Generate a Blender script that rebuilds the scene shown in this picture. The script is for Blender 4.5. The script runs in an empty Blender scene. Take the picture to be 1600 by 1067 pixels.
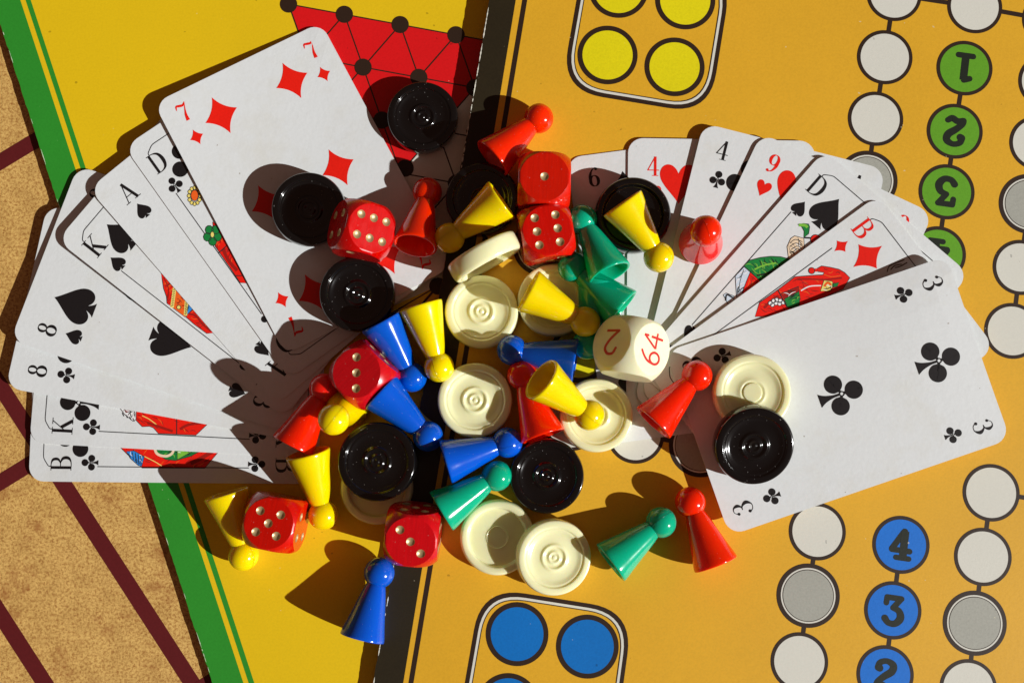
import bpy, bmesh, math, random
from mathutils import Vector, Matrix
random.seed(7)
sc = bpy.context.scene
C = sc.collection
MM = 0.001
R_ = math.radians

# ------------------------------------------------------------------ camera
F_PX = 1650.0; TILT = R_(5.0); DIST = 330.0; PIV_Z = 5.0
CAM = Vector((0, -DIST*math.sin(TILT), PIV_Z + DIST*math.cos(TILT)))      # millimetres
cd = bpy.data.cameras.new("camera"); cam = bpy.data.objects.new("camera", cd); C.objects.link(cam)
cam.location = CAM*MM; cam.rotation_euler = (TILT, 0, 0)
cd.sensor_width = 36; cd.lens = 36*F_PX/1600; cd.clip_start = 0.01; cd.clip_end = 20
sc.camera = cam

# ------------------------------------------------------------------ world, sun, exposure
SUN_EL = R_(29.7)
SUN = Vector((0.92, -0.39, 0)).normalized()*math.cos(SUN_EL) + Vector((0, 0, math.sin(SUN_EL)))
w = bpy.data.worlds.new("World"); sc.world = w; w.use_nodes = True
nt = w.node_tree; bg = nt.nodes["Background"]
sky = nt.nodes.new("ShaderNodeTexSky"); sky.sky_type = 'NISHITA'; sky.sun_disc = False
sky.sun_elevation = SUN_EL; sky.sun_rotation = math.atan2(SUN.x, SUN.y)
wm = nt.nodes.new("ShaderNodeMix"); wm.data_type = 'RGBA'; wm.inputs[0].default_value = 0.86
wm.inputs[7].default_value = (1.78, 0.72, 0.28, 1)          # warm fill tint mixed over the sky, added to brown the shadows
nt.links.new(sky.outputs[0], wm.inputs[6]); nt.links.new(wm.outputs[2], bg.inputs[0])
bg.inputs[1].default_value = 0.05
sl = bpy.data.lights.new("sun", 'SUN'); sl.energy = 4.4; sl.angle = R_(0.5); sl.color = (1.0, 0.998, 0.98)
so = bpy.data.objects.new("sun", sl); C.objects.link(so); so.rotation_euler = SUN.to_track_quat('Z', 'Y').to_euler()
so.location = SUN*0.8
sc.view_settings.view_transform = 'Standard'; sc.view_settings.look = 'None'
sc.view_settings.exposure = 0.09; sc.view_settings.gamma = 1.0

# ------------------------------------------------------------------ geometry of the photograph: pixel -> point on a plane
RX = Matrix.Rotation(TILT, 3, 'X')
def ray(px, py): return RX @ Vector(((px-800)/F_PX, -(py-533.5)/F_PX, -1.0))
def P(px, py, z=0.0):
    d = ray(px, py); t = (z-CAM.z)/d.z
    return CAM + d*t
ZL = 1.4                                                    # top of the left board
def zright(y): return 5.1 + 0.75*(y/107.0)                  # top of the right board, it lies a little askew
def PR(px, py, dz=0.0):
    z = 5.1
    for _ in range(6):
        p = P(px, py, z+dz); z = zright(p.y)
    return Vector((p.x, p.y, z+dz))
def PL(px, py, dz=0.0): return P(px, py, ZL+dz)
def PT(px, py, dz=0.0): return P(px, py, -0.9+dz)

# ------------------------------------------------------------------ materials
def lin(c): c /= 255; return c/12.92 if c <= 0.04045 else ((c+0.055)/1.055)**2.4
def rgb(r, g, b, k=1.24): return (min(lin(r)*k, .95), min(lin(g)*k*1.045, .95), min(lin(b)*k*1.05, .95), 1)
def ramp(nt, fac, c0, c1, p0=0.0, p1=1.0):
    n = nt.nodes.new("ShaderNodeValToRGB"); n.color_ramp.elements[0].color = c0; n.color_ramp.elements[1].color = c1
    n.color_ramp.elements[0].position = p0; n.color_ramp.elements[1].position = p1
    nt.links.new(fac, n.inputs[0]); return n.outputs[0]
def noise(nt, scale, detail=3, rough=.5, vec=None, stretch=None):
    n = nt.nodes.new("ShaderNodeTexNoise"); n.inputs["Scale"].default_value = scale
    n.inputs["Detail"].default_value = detail; n.inputs["Roughness"].default_value = rough
    t = nt.nodes.new("ShaderNodeTexCoord"); src = t.outputs["Object"]
    if stretch:
        m = nt.nodes.new("ShaderNodeMapping"); m.inputs["Scale"].default_value = stretch
        m.inputs["Rotation"].default_value = (0, 0, .6)
        nt.links.new(src, m.inputs[0]); src = m.outputs[0]
    nt.links.new(src, n.inputs["Vector"]); return n.outputs["Fac"]
def mixc(nt, fac, a, b, mode='MIX'):
    m = nt.nodes.new("ShaderNodeMix"); m.data_type = 'RGBA'; m.blend_type = mode
    if hasattr(fac, 'links') or hasattr(fac, 'node'): nt.links.new(fac, m.inputs[0])
    else: m.inputs[0].default_value = fac
    for s, v in ((6, a), (7, b)):
        if hasattr(v, 'node'): nt.links.new(v, m.inputs[s])
        else: m.inputs[s].default_value = v
    return m.outputs[2]
def base(name):
    m = bpy.data.materials.new(name); m.use_nodes = True
    return m, m.node_tree, m.node_tree.nodes["Principled BSDF"]
def scal(c, k): return (c[0]*k, c[1]*k, c[2]*k, 1)

def ink(name, col, rough=.5, vary=.06, grain=1500, bump=.10, spec=.4):
    m, nt, b = base(name)
    big = noise(nt, 22, 4, .6); fine = noise(nt, grain, 2, .6)
    c = ramp(nt, big, scal(col, 1-vary), scal(col, 1+vary*.6), .3, .7)
    g = ramp(nt, fine, (1-vary*1.2,)*3+(1,), (1+vary*.4,)*3+(1,), .3, .62)
    c = mixc(nt, 1.0, c, g, 'MULTIPLY')
    nt.links.new(c, b.inputs["Base Color"])
    b.inputs["Roughness"].default_value = rough; b.inputs["Specular IOR Level"].default_value = spec
    bp = nt.nodes.new("ShaderNodeBump"); bp.inputs["Strength"].default_value = bump; bp.inputs["Distance"].default_value = 0.0002
    nt.links.new(noise(nt, grain*.55, 3, .6), bp.inputs["Height"]); nt.links.new(bp.outputs[0], b.inputs["Normal"])
    return m

def board_ink(name, col, **k):
    """printed cardboard with faint flecks where the ink has worn"""
    m = ink(name, col, **k); nt = m.node_tree; b = nt.nodes["Principled BSDF"]
    src = b.inputs["Base Color"].links[0].from_socket
    f1 = ramp(nt, noise(nt, 620, 1, .3), (0, 0, 0, 1), (1, 1, 1, 1), .815, .84)
    f2 = ramp(nt, noise(nt, 480, 1, .3), (1, 1, 1, 1), (0, 0, 0, 1), .18, .20)
    mf = nt.nodes.new("ShaderNodeMath"); mf.operation = 'MULTIPLY'; mf.inputs[1].default_value = .5
    nt.links.new(f1, mf.inputs[0]); c = mixc(nt, mf.outputs[0], src, (.78, .72, .5, 1)); 
    mm = nt.nodes.new("ShaderNodeMath"); mm.operation = 'MULTIPLY'; mm.inputs[1].default_value = .55
    nt.links.new(f2, mm.inputs[0])
    c = mixc(nt, mm.outputs[0], c, scal(col, .35))
    nt.links.new(c, b.inputs["Base Color"]); return m

def plastic(name, col, rough=.11, sss=.25, rad=(1, .4, .25), scale=.0025, coat=.35, vary=.04, scratch=.3, grain=0):
    m, nt, b = base(name)
    c = ramp(nt, noise(nt, 90, 3, .6), scal(col, 1-vary), scal(col, 1+vary), .3, .7)
    dust = ramp(nt, noise(nt, 1900, 1, .4), (0, 0, 0, 1), (1, 1, 1, 1), .755, .79)
    mm = nt.nodes.new("ShaderNodeMath"); mm.operation = 'MULTIPLY'; mm.inputs[1].default_value = .35
    nt.links.new(dust, mm.inputs[0]); c = mixc(nt, mm.outputs[0], c, (.55, .53, .5, 1))
    sc_ = ramp(nt, noise(nt, 420, 2, .5, stretch=(1, .035, .3)), (0, 0, 0, 1), (1, 1, 1, 1), .70, .76)
    m2 = nt.nodes.new("ShaderNodeMath"); m2.operation = 'MULTIPLY'; m2.inputs[1].default_value = .16
    nt.links.new(sc_, m2.inputs[0]); c = mixc(nt, m2.outputs[0], c, (.7, .68, .64, 1))
    if grain:
        g_ = ramp(nt, noise(nt, 1900, 3, .6, stretch=(1, .07, .07)), (1-grain,)*3+(1,), (1+grain*.5,)*3+(1,), .36, .64)
        c = mixc(nt, 1.0, c, g_, 'MULTIPLY')
    oi = nt.nodes.new("ShaderNodeObjectInfo"); hs = nt.nodes.new("ShaderNodeHueSaturation")
    for i_, (lo, hi) in (("Hue", (.4985, .5025)), ("Value", (.95, 1.04)), ("Saturation", (1.0, 1.02))):
        mr = nt.nodes.new("ShaderNodeMapRange"); mr.inputs[3].default_value = lo; mr.inputs[4].default_value = hi
        nt.links.new(oi.outputs["Random"], mr.inputs[0]); nt.links.new(mr.outputs[0], hs.inputs[i_])
    nt.links.new(c, hs.inputs["Color"]); c = hs.outputs[0]
    nt.links.new(c, b.inputs["Base Color"])
    r = nt.nodes.new("ShaderNodeMapRange"); r.inputs[3].default_value = rough*.7; r.inputs[4].default_value = rough*1.9
    nt.links.new(noise(nt, 260, 4, .65), r.inputs[0]); nt.links.new(r.outputs[0], b.inputs["Roughness"])
    b.inputs["Coat Weight"].default_value = coat; b.inputs["Coat Roughness"].default_value = .04
    b.inputs["Subsurface Weight"].default_value = sss
    b.inputs["Subsurface Radius"].default_value = rad; b.inputs["Subsurface Scale"].default_value = scale
    bp = nt.nodes.new("ShaderNodeBump"); bp.inputs["Strength"].default_value = scratch; bp.inputs["Distance"].default_value = 0.00003
    a = noise(nt, 500, 3, .7, stretch=(1, .12, 1)); nt.links.new(a, bp.inputs["Height"])
    nt.links.new(bp.outputs[0], b.inputs["Normal"]); return m

M = {}
M['paper'] = ink("card_paper", rgb(210, 210, 210), rough=.42, vary=.018, bump=.22, grain=1100)
_m = M['paper']; _nt = _m.node_tree; _b = _nt.nodes["Principled BSDF"]; _src = _b.inputs["Base Color"].links[0].from_socket
_g = ramp(_nt, noise(_nt, 55, 5, .7), (1, 1, 1, 1), (.955, .935, .89, 1), .50, .72)
_s = ramp(_nt, noise(_nt, 700, 1, .3), (1, 1, 1, 1), (.6, .55, .5, 1), .82, .84)
_nt.links.new(mixc(_nt, 1.0, mixc(_nt, 1.0, _src, _g, 'MULTIPLY'), _s, 'MULTIPLY'), _b.inputs["Base Color"])
M['card_edge'] = ink("card_edge", rgb(205, 196, 178), rough=.7)
M['red_ink'] = ink("red_ink", rgb(222, 28, 16), rough=.38)
M['black_ink'] = ink("black_ink", rgb(26, 23, 24), rough=.36, spec=.5)
M['line_ink'] = ink("line_ink", rgb(40, 38, 40), rough=.4)
M['darkred_ink'] = ink("dark_red_ink", rgb(150, 26, 20), rough=.4)
M['orange_ink'] = ink("orange_ink", rgb(228, 92, 30), rough=.4)
M['gold_ink'] = ink("pale_yellow_ink", rgb(240, 205, 110), rough=.4)
M['blue_ink'] = ink("blue_ink", rgb(50, 130, 205), rough=.4)
M['pale_ink'] = ink("pale_blue_ink", rgb(190, 202, 215), rough=.4)
M['green_ink'] = ink("green_ink", rgb(25, 120, 55), rough=.4)
M['lightgreen_ink'] = ink("light_green_ink", rgb(120, 180, 60), rough=.4)
M['skin_ink'] = ink("skin_ink", rgb(235, 200, 170), rough=.4)
M['white_ink'] = ink("white_ink", rgb(228, 226, 222), rough=.4)
M['b_amber'] = board_ink("board_amber", rgb(212, 158, 34), rough=.5, vary=.05)
M['b_yellow'] = board_ink("board_yellow", rgb(217, 178, 16), rough=.5, vary=.04)
M['b_green'] = board_ink("board_green", rgb(42, 132, 38), rough=.5)
M['b_black'] = board_ink("board_black", rgb(38, 30, 14), rough=.48, vary=.12)
M['b_brown'] = board_ink("board_outline", rgb(44, 28, 18), rough=.48)
M['b_white'] = board_ink("board_white", rgb(205, 201, 190), rough=.48, vary=.02)
M['b_grey'] = board_ink("board_grey", rgb(158, 156, 146), rough=.48, vary=.07)
M['b_lemon'] = board_ink("board_lemon", rgb(216, 200, 10), rough=.48)
M['b_leaf'] = board_ink("board_leaf_green", rgb(92, 150, 30), rough=.48)
M['b_blue'] = board_ink("board_blue", rgb(0, 102, 178), rough=.48)
M['b_blue2'] = board_ink("board_bright_blue", rgb(8, 104, 196), rough=.48)
M['b_red'] = board_ink("board_red", rgb(208, 16, 20), rough=.48)
M['b_dark'] = board_ink("board_number", rgb(24, 30, 20), rough=.48)
M['pulp'] = ink("cardboard_pulp", rgb(150, 138, 112), rough=.9, vary=.15)
M['torn'] = ink("torn_paper", rgb(215, 210, 195), rough=.9)

M['red'] = plastic("red_plastic", rgb(230, 34, 16), rad=(1, .1, .06), sss=.4, scale=.004)
M['red_clear'] = plastic("light_red_plastic", rgb(222, 34, 28), sss=.35, rad=(1, .2, .15))
M['yellow'] = plastic("yellow_plastic", rgb(240, 194, 6), rad=(1, .55, .08), sss=.45, scale=.003)
M['green'] = plastic("green_plastic", rgb(3, 158, 120), rad=(.15, 1, .6), sss=.5, scale=.004)
M['blue'] = plastic("blue_plastic", rgb(2, 78, 180), rad=(.1, .3, 1), sss=.25)
M['black'] = plastic("black_plastic", rgb(11, 10, 10), sss=0, rough=.10, coat=.5, scratch=.3)
M['cream'] = plastic("cream_plastic", rgb(242, 220, 174), rad=(1, .8, .5), sss=.45, scale=.003, rough=.16)
M['die_red'] = plastic("red_lacquer", rgb(190, 8, 10), sss=0.05, rough=.2, coat=.6, scratch=.8, grain=.10)
M['cube_cream'] = plastic("ivory_plastic", rgb(250, 228, 186), rad=(1, .75, .45), sss=.5, scale=.003, rough=.25, coat=.1)
M['cube_ink'] = ink("cube_red_paint", rgb(190, 30, 26), rough=.4)
m, nt_, b_ = base("gold_paint"); M['gold'] = m
b_.inputs["Base Color"].default_value = (.62, .46, .24, 1); b_.inputs["Metallic"].default_value = .55; b_.inputs["Roughness"].default_value = .38
bp = nt_.nodes.new("ShaderNodeBump"); bp.inputs["Strength"].default_value = .6; bp.inputs["Distance"].default_value = .0001
nt_.links.new(noise(nt_, 3500, 3, .6), bp.inputs["Height"]); nt_.links.new(bp.outputs[0], b_.inputs["Normal"])

# oilcloth: tan with crinkled brown grain and rusty smudges
m, n2, b2 = base("oilcloth_tan"); M['cloth'] = m
n_f = noise(n2, 1150, 5, .8); n_m = noise(n2, 160, 4, .7); n_s = noise(n2, 48, 5, .75)
c = ramp(n2, n_f, rgb(150, 98, 44), rgb(210, 170, 100), .37, .56)
c2 = ramp(n2, n_m, (.84, .79, .72, 1), (1.04, 1.03, 1.0, 1), .34, .60)
c = mixc(n2, 1.0, c, c2, 'MULTIPLY')
sm = ramp(n2, n_s, (0, 0, 0, 1), (1, 1, 1, 1), .56, .74)
mm = n2.nodes.new("ShaderNodeMath"); mm.operation = 'MULTIPLY'; mm.inputs[1].default_value = .95
n2.links.new(sm, mm.inputs[0]); c = mixc(n2, mm.outputs[0], c, rgb(132, 66, 24))
n2.links.new(c, b2.inputs["Base Color"]); b2.inputs["Roughness"].default_value = .55
bp = n2.nodes.new("ShaderNodeBump"); bp.inputs["Strength"].default_value = .3; bp.inputs["Distance"].default_value = .0002
n2.links.new(n_f, bp.inputs["Height"]); n2.links.new(bp.outputs[0], b2.inputs["Normal"])
M['maroon'] = ink("oilcloth_maroon", rgb(88, 22, 24), rough=.5, vary=.08)

# ------------------------------------------------------------------ object helpers
def new_obj(name, me, parent=None, mats=()):
    o = bpy.data.objects.new(name, me); C.objects.link(o)
    if parent is not None: o.parent = parent
    for mt in mats: me.materials.append(mt)
    return o
def tag(o, label=None, cat=None, group=None, kind=None):
    if label: o['label'] = label
    if cat: o['category'] = cat
    if group: o['group'] = group
    if kind: o['kind'] = kind
    return o
def bm_mesh(bm, name, smooth=False):
    me = bpy.data.meshes.new(name)
    if smooth:
        for f in bm.faces: f.smooth = True
    bm.to_mesh(me); bm.free(); return me

# ------------------------------------------------------------------ flat shapes in 2D
def catmull(pts, n=6, closed=False):
    out = []; N = len(pts)
    rng = range(N if closed else N-1)
    for i in rng:
        g = (lambda k: pts[k % N]) if closed else (lambda k: pts[max(0, min(N-1, k))])
        p0, p1, p2, p3 = g(i-1), g(i), g(i+1), g(i+2)
        for j in range(n):
            t = j/n
            out.append(tuple(.5*((2*p1[k]) + (-p0[k]+p2[k])*t + (2*p0[k]-5*p1[k]+4*p2[k]-p3[k])*t*t + (-p0[k]+3*p1[k]-3*p2[k]+p3[k])*t**3) for k in range(len(p1))))
    if not closed: out.append(tuple(pts[-1]))
    return out
FAT = 1.0
def ribbon(pts, ws, smooth=True, n=6, closed=False, cap=False):
    """variable-width stroke -> list of polygons: one quad strip as ('quads', left, right)"""
    if isinstance(ws, (int, float)): ws = [ws]*len(pts)
    ws = [a_*FAT for a_ in ws]
    q = [(p[0], p[1], w_) for p, w_ in zip(pts, ws)]
    q = catmull(q, n, closed) if smooth and len(q) > 2 else q
    L, Rr = [], []; N = len(q)
    for i in range(N):
        if closed: a, b = q[(i-1) % N], q[(i+1) % N]
        else: a, b = q[max(0, i-1)], q[min(N-1, i+1)]
        dx, dy = b[0]-a[0], b[1]-a[1]; l = math.hypot(dx, dy) or 1
        nx, ny = -dy/l, dx/l; h = max(q[i][2], .004)/2
        L.append((q[i][0]+nx*h, q[i][1]+ny*h)); Rr.append((q[i][0]-nx*h, q[i][1]-ny*h))
    out = [('strip', L, Rr, closed)]
    if cap:
        out.append(('poly', disc(q[0][0], q[0][1], q[0][2]/2, 14))); out.append(('poly', disc(q[-1][0], q[-1][1], q[-1][2]/2, 14)))
    return out
def disc(cx, cy, r, n=32, ry=None):
    ry = ry or r
    return [(cx+r*math.cos(2*math.pi*i/n), cy+ry*math.sin(2*math.pi*i/n)) for i in range(n)]
def ring(cx, cy, rx, ry, thin, thick, n=28):
    pts = [(cx+rx*math.cos(2*math.pi*i/n), cy+ry*math.sin(2*math.pi*i/n)) for i in range(n)]
    ws = [thin+(thick-thin)*abs(math.cos(2*math.pi*i/n))**1.3 for i in range(n)]
    return ribbon(pts, ws, smooth=False, closed=True)
def poly(pts): return [('poly', pts)]
def seg(x0, y0, x1, y1, w_): return ribbon([(x0, y0), (x1, y1)], w_, smooth=False)

def rot180(prims, cx=0, cy=.5):
    f = lambda p: (2*cx-p[0], 2*cy-p[1])
    out = []
    for pr in prims:
        if pr[0] == 'poly': out.append(('poly', [f(p) for p in pr[1]]))
        else: out.append(('strip', [f(p) for p in pr[1]], [f(p) for p in pr[2]], pr[3]))
    return out
G = {}
G['7'] = ribbon([(-.27, .70), (-.20, .90), (-.02, .86), (.14, .84), (.28, .98)], [.03, .10, .13, .11, .03]) + ribbon([(.27, .96), (.15, .62), (.06, .30), (.04, .0)], [.03, .06, .13, .19]) 
G['8'] = ring(0, .745, .17, .215, .035, .13) + ring(0, .27, .22, .25, .035, .16)
G['6'] = ring(0, .29, .20, .27, .035, .16) + ribbon([(-.20, .32), (-.19, .58), (-.07, .85), (.12, .97)], [.15, .14, .07, .03]) + poly(disc(.14, .90, .07, 14))
G['9'] = rot180(G['6'])
G['4'] = seg(.10, 1.0, -.28, .30, .05) + seg(-.30, .30, .30, .30, .045) + seg(.10, 1.0, .10, .03, .13) + seg(-.06, .02, .26, .02, .035)
G['3'] = ribbon([(-.22, .78), (-.08, .96), (.12, .95), (.20, .75), (.10, .57), (-.06, .53)], [.05, .03, .06, .15, .07, .03]) + ribbon([(-.06, .53), (.12, .50), (.25, .27), (.10, .03), (-.12, .03), (-.25, .18)], [.03, .07, .17, .05, .03, .05]) + poly(disc(-.20, .77, .07, 14)) + poly(disc(-.22, .20, .075, 14))
G['A'] = seg(-.28, .0, .01, .99, .045) + seg(.0, .99, .27, .0, .14) + seg(-.19, .32, .17, .32, .035) + seg(-.42, .015, -.16, .015, .03) + seg(.10, .015, .44, .015, .03)
G['K'] = seg(-.20, 0, -.20, 1, .14) + seg(-.36, .985, -.04, .985, .03) + seg(-.36, .015, -.04, .015, .03) + seg(-.15, .42, .26, .98, .045) + seg(-.04, .56, .29, .02, .15) + seg(.10, .985, .40, .985, .03) + seg(.12, .015, .46, .015, .03)
G['D'] = seg(-.20, 0, -.20, 1, .13) + ribbon([(-.34, .985), (-.02, .98), (.22, .84), (.30, .5), (.22, .16), (-.02, .02), (-.34, .015)], [.03, .045, .12, .17, .12, .045, .03])
G['B'] = seg(-.20, 0, -.20, 1, .13) + ribbon([(-.34, .985), (.0, .98), (.18, .88), (.19, .66), (.02, .54), (-.18, .53)], [.03, .045, .12, .12, .045, .03]) + ribbon([(-.18, .53), (.05, .52), (.24, .40), (.25, .16), (.05, .02), (-.34, .015)], [.03, .045, .13, .14, .045, .03])
# board numbers: fat rounded slab figures
FAT = 1.26
G['b1'] = seg(0, .08, 0, .90, .2) + ribbon([(-.24, .08), (.24, .08)], .15, smooth=False, cap=True) + ribbon([(-.20, .83), (-.02, .90)], .15, smooth=False, cap=True)
G['b2'] = ribbon([(-.24, .70), (-.20, .86), (.02, .93), (.23, .82), (.20, .62), (-.02, .44), (-.22, .24), (-.25, .12)], [.2, .16, .15, .19, .2, .18, .16, .16], cap=True) + ribbon([(-.24, .12), (-.06, .16), (.12, .08), (.26, .16)], [.16, .17, .17, .15], cap=True) + poly(disc(-.2, .68, .12, 16))
G['b3'] = ribbon([(-.24, .72), (-.23, .90)], .15, smooth=False, cap=True) + ribbon([(-.22, .90), (.24, .90)], .15, smooth=False, cap=True) + ribbon([(.22, .88), (.0, .58)], .15, smooth=False, cap=True) + ribbon([(.0, .58), (.20, .50), (.27, .28), (.12, .09), (-.10, .09), (-.23, .22)], [.14, .17, .2, .17, .16, .18], cap=True)
G['b4'] = ribbon([(.04, .90), (-.28, .34)], .16, smooth=False, cap=True) + ribbon([(-.28, .32), (.30, .32)], .15, smooth=False, cap=True) + seg(.10, .06, .10, .95, .2) + poly(disc(.08, .93, .11, 16)) + ribbon([(-.12, .08), (.30, .08)], .14, smooth=False, cap=True)
FAT = 1.0
G['t2'] = ribbon([(-.24, .74), (-.12, .95), (.12, .95), (.24, .72), (.06, .38), (-.26, .05)], .11, cap=True) + seg(-.28, .045, .28, .045, .10)
G['t6'] = ring(0, .29, .23, .25, .10, .10) + ribbon([(-.23, .32), (-.16, .64), (.02, .86), (.18, .98)], .10, cap=True)
G['t4'] = seg(.14, .98, -.28, .34, .09) + seg(-.30, .32, .34, .32, .09) + seg(.14, .62, .14, .0, .10) + seg(.13, .99, .15, .75, .09)

def arc_between(p, q, bulge, n=8):
    out = []
    for i in range(n):
        t = i/n; x = p[0]+(q[0]-p[0])*t; y = p[1]+(q[1]-p[1])*t
        k = 4*t*(1-t)*bulge; dx, dy = q[0]-p[0], q[1]-p[1]
        out.append((x-dy*k, y+dx*k))
    return out
def s_diamond():
    c = [(0, .55), (-.46, 0), (0, -.55), (.46, 0)]
    out = []
    for i in range(4): out += arc_between(c[i], c[(i+1) % 4], .10)
    return poly(out)
def s_heart(sgn=1):
    pts = [(0, .24), (.06, .36), (.17, .46), (.30, .48), (.42, .41), (.48, .27), (.46, .10), (.36, -.08), (.20, -.28), (.08, -.43), (0, -.55)]
    half = catmull(pts, 4)
    return [(x, y) for x, y in half] + [(-x, y) for x, y in reversed(half[1:-1])]
def s_spade():
    h = [(x, -y*0.98+.0) for x, y in s_heart()]
    h = [(x*.98, y+.02) for x, y in h]
    stem = catmull([(-.035, -.14), (-.05, -.30), (-.12, -.46), (-.19, -.54)], 4)
    return poly(h) + poly(stem + [(-x, y) for x, y in reversed(stem)])
def s_club():
    out = []
    for ang in (90, 205, -25):
        cx, cy = .31*math.cos(R_(ang)), .31*math.sin(R_(ang))-.02
        pts = []
        for i in range(25):
            t = R_(-148+296*i/24); pts.append((.225*math.cos(t), .225*math.sin(t)))
        pts = [(x+.0, y) for x, y in pts] + [(-.25, -.035), (-.25, .035)]
        a = R_(ang)
        out += poly([(cx+x*math.cos(a)-y*math.sin(a), cy+x*math.sin(a)+y*math.cos(a)) for x, y in pts])
    out += ribbon(disc(0, -.02, .055, 12), .03, smooth=False, closed=True)
    stem = catmull([(-.03, -.07), (-.035, -.25), (-.09, -.46), (-.17, -.60)], 4)
    out += poly(stem + [(-x, y) for x, y in reversed(stem)])
    return out
SUIT = {'D': s_diamond(), 'H': poly(s_heart()), 'S': s_spade(), 'C': s_club()}

def place(prims, cx, cy, s, ang=0.0, sx=1.0):
    """prims (y up) scaled by s, turned by ang (radians), moved to cx, cy"""
    ca, sa = math.cos(ang), math.sin(ang)
    def f(p): x, y = p[0]*s*sx, p[1]*s; return (cx+x*ca-y*sa, cy+x*sa+y*ca)
    out = []
    for pr in prims:
        if pr[0] == 'poly': out.append(('poly', [f(p) for p in pr[1]]))
        else: out.append(('strip', [f(p) for p in pr[1]], [f(p) for p in pr[2]], pr[3]))
    return out
def centred(g): return place(g, 0, -.5, 1)

def flat_bm(prims, step=.006, z0=0.0):
    bm = bmesh.new(); z = z0
    for pr in prims:
        if pr[0] == 'poly':
            vs = [bm.verts.new((p[0], p[1], z)) for p in pr[1]]
            try: f = bm.faces.new(vs)
            except ValueError: continue
            f.normal_update()
            if f.normal.z < 0: f.normal_flip()
        else:
            L, Rr, cl = pr[1], pr[2], pr[3]
            a = [bm.verts.new((p[0], p[1], z)) for p in L]; b = [bm.verts.new((p[0], p[1], z)) for p in Rr]
            n = len(a)
            for i in range(n if cl else n-1):
                j = (i+1) % n
                f = bm.faces.new((a[i], b[i], b[j], a[j])); f.normal_update()
                if f.normal.z < 0: f.normal_flip()
        z += step
    bmesh.ops.triangulate(bm, faces=[f for f in bm.faces if len(f.verts) > 4])
    return bm

# ------------------------------------------------------------------ the table under everything
def slab(outline, zt, thick, name, mats, parent=None, jitter=0, zf=None):
    """a flat slab from an outline in mm; top gets material 0, edge material 1"""
    bm = bmesh.new()
    top = [bm.verts.new((x, y, (zf(x, y) if zf else zt))) for x, y in outline]
    bot = [bm.verts.new((x, y, (zf(x, y) if zf else zt)-thick)) for x, y in outline]
    f = bm.faces.new(top); f.normal_update(); up = f.normal.z > 0
    if not up: f.normal_flip()
    f2 = bm.faces.new(bot); f2.normal_update()
    if f2.normal.z > 0: f2.normal_flip()
    n = len(top)
    for i in range(n):
        j = (i+1) % n
        q = bm.faces.new((top[i], bot[i], bot[j], top[j])); q.material_index = 1
    bmesh.ops.recalc_face_normals(bm, faces=bm.faces)
    bmesh.ops.triangulate(bm, faces=[f for f in bm.faces if len(f.verts) > 4])
    for v in bm.verts: v.co *= MM
    return new_obj(name, bm_mesh(bm, name), parent, mats)

TZ = -0.9                                                   # table top
table = slab([(-330, -240), (330, -240), (330, 240), (-330, 240)], TZ, 12, "table_surface", (M['cloth'], M['cloth']))
tag(table, "tan mottled oilcloth with maroon bars covering the table", kind='structure')

def decal(name, prims, mat, parent, fn, dz, label=None, step=.006):
    """printed shape: prims in pixel or mm coordinates, fn maps (x, y, dz) to a point in mm"""
    bm = flat_bm(prims, step=step)
    for v in bm.verts: v.co = fn(v.co.x, v.co.y, dz+v.co.z)*MM
    for f in bm.faces:
        f.normal_update()
        if f.normal.z < 0: f.normal_flip()
    o = new_obj(name, bm_mesh(bm, name), parent, (mat,))
    if label: o['label'] = label
    return o
def line_px(a, b, w0, w1=None, ext=0):
    w1 = w1 or w0
    return ribbon([a, b], [w0, w1], smooth=False)
k = 0
for a, b, w0 in (((-200, 293), (420, 1252), 25.5), ((-160, 710), (220, 1300), 25.5), ((-200, 374), (150, 163), 24), ((-150, 846), (170, 649), 24), ((200, 1150), (480, 965), 24), ((-260, 560), (-60, 870), 25)):
    decal("printed_bar", line_px(a, b, w0), M['maroon'], table, PT, .05+.012*k); k += 1

# ------------------------------------------------------------------ left board (yellow with green border)
def jag(p, q, step, amp, seed):
    rnd = random.Random(seed); n = max(2, int(math.dist(p, q)/step)); dx, dy = q[0]-p[0], q[1]-p[1]; l = math.hypot(dx, dy)
    out = []
    for i in range(n):
        t = i/n; o = rnd.uniform(-amp, amp) if i else 0
        if rnd.random() < .12: o *= 2.2
        out.append((p[0]+dx*t-dy/l*o, p[1]+dy*t+dx/l*o))
    return out
def xy(v): return (v.x, v.y)
l0, l1 = xy(PL(-12.3-.3226*160, -160)), xy(PL(-12.3+.3226*1200, 1200))
l2, l3 = xy(PL(960, 1200)), xy(PL(960, -160))
outline = jag(l0, l1, 1.6, .09, 3) + [l1, l2, l3]
board_l = slab(outline, ZL, 2.28, "game_board", (M['b_yellow'], M['pulp']))
tag(board_l, "yellow game board with green border and red triangle grid lying under the left cards", "game board")
def lx(y, x0, x1): return x0+(x1-x0)*y/1067.0
def strip_px(xa0, xa1, xb0, xb1, y0=-160, y1=1200):
    return poly([(lx(y0, xa0, xa1), y0), (lx(y0, xb0, xb1), y0), (lx(y1, xb0, xb1), y1), (lx(y1, xa0, xa1), y1)])
jl = [(p[0], p[1]) for p in outline[:-3]]
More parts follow.
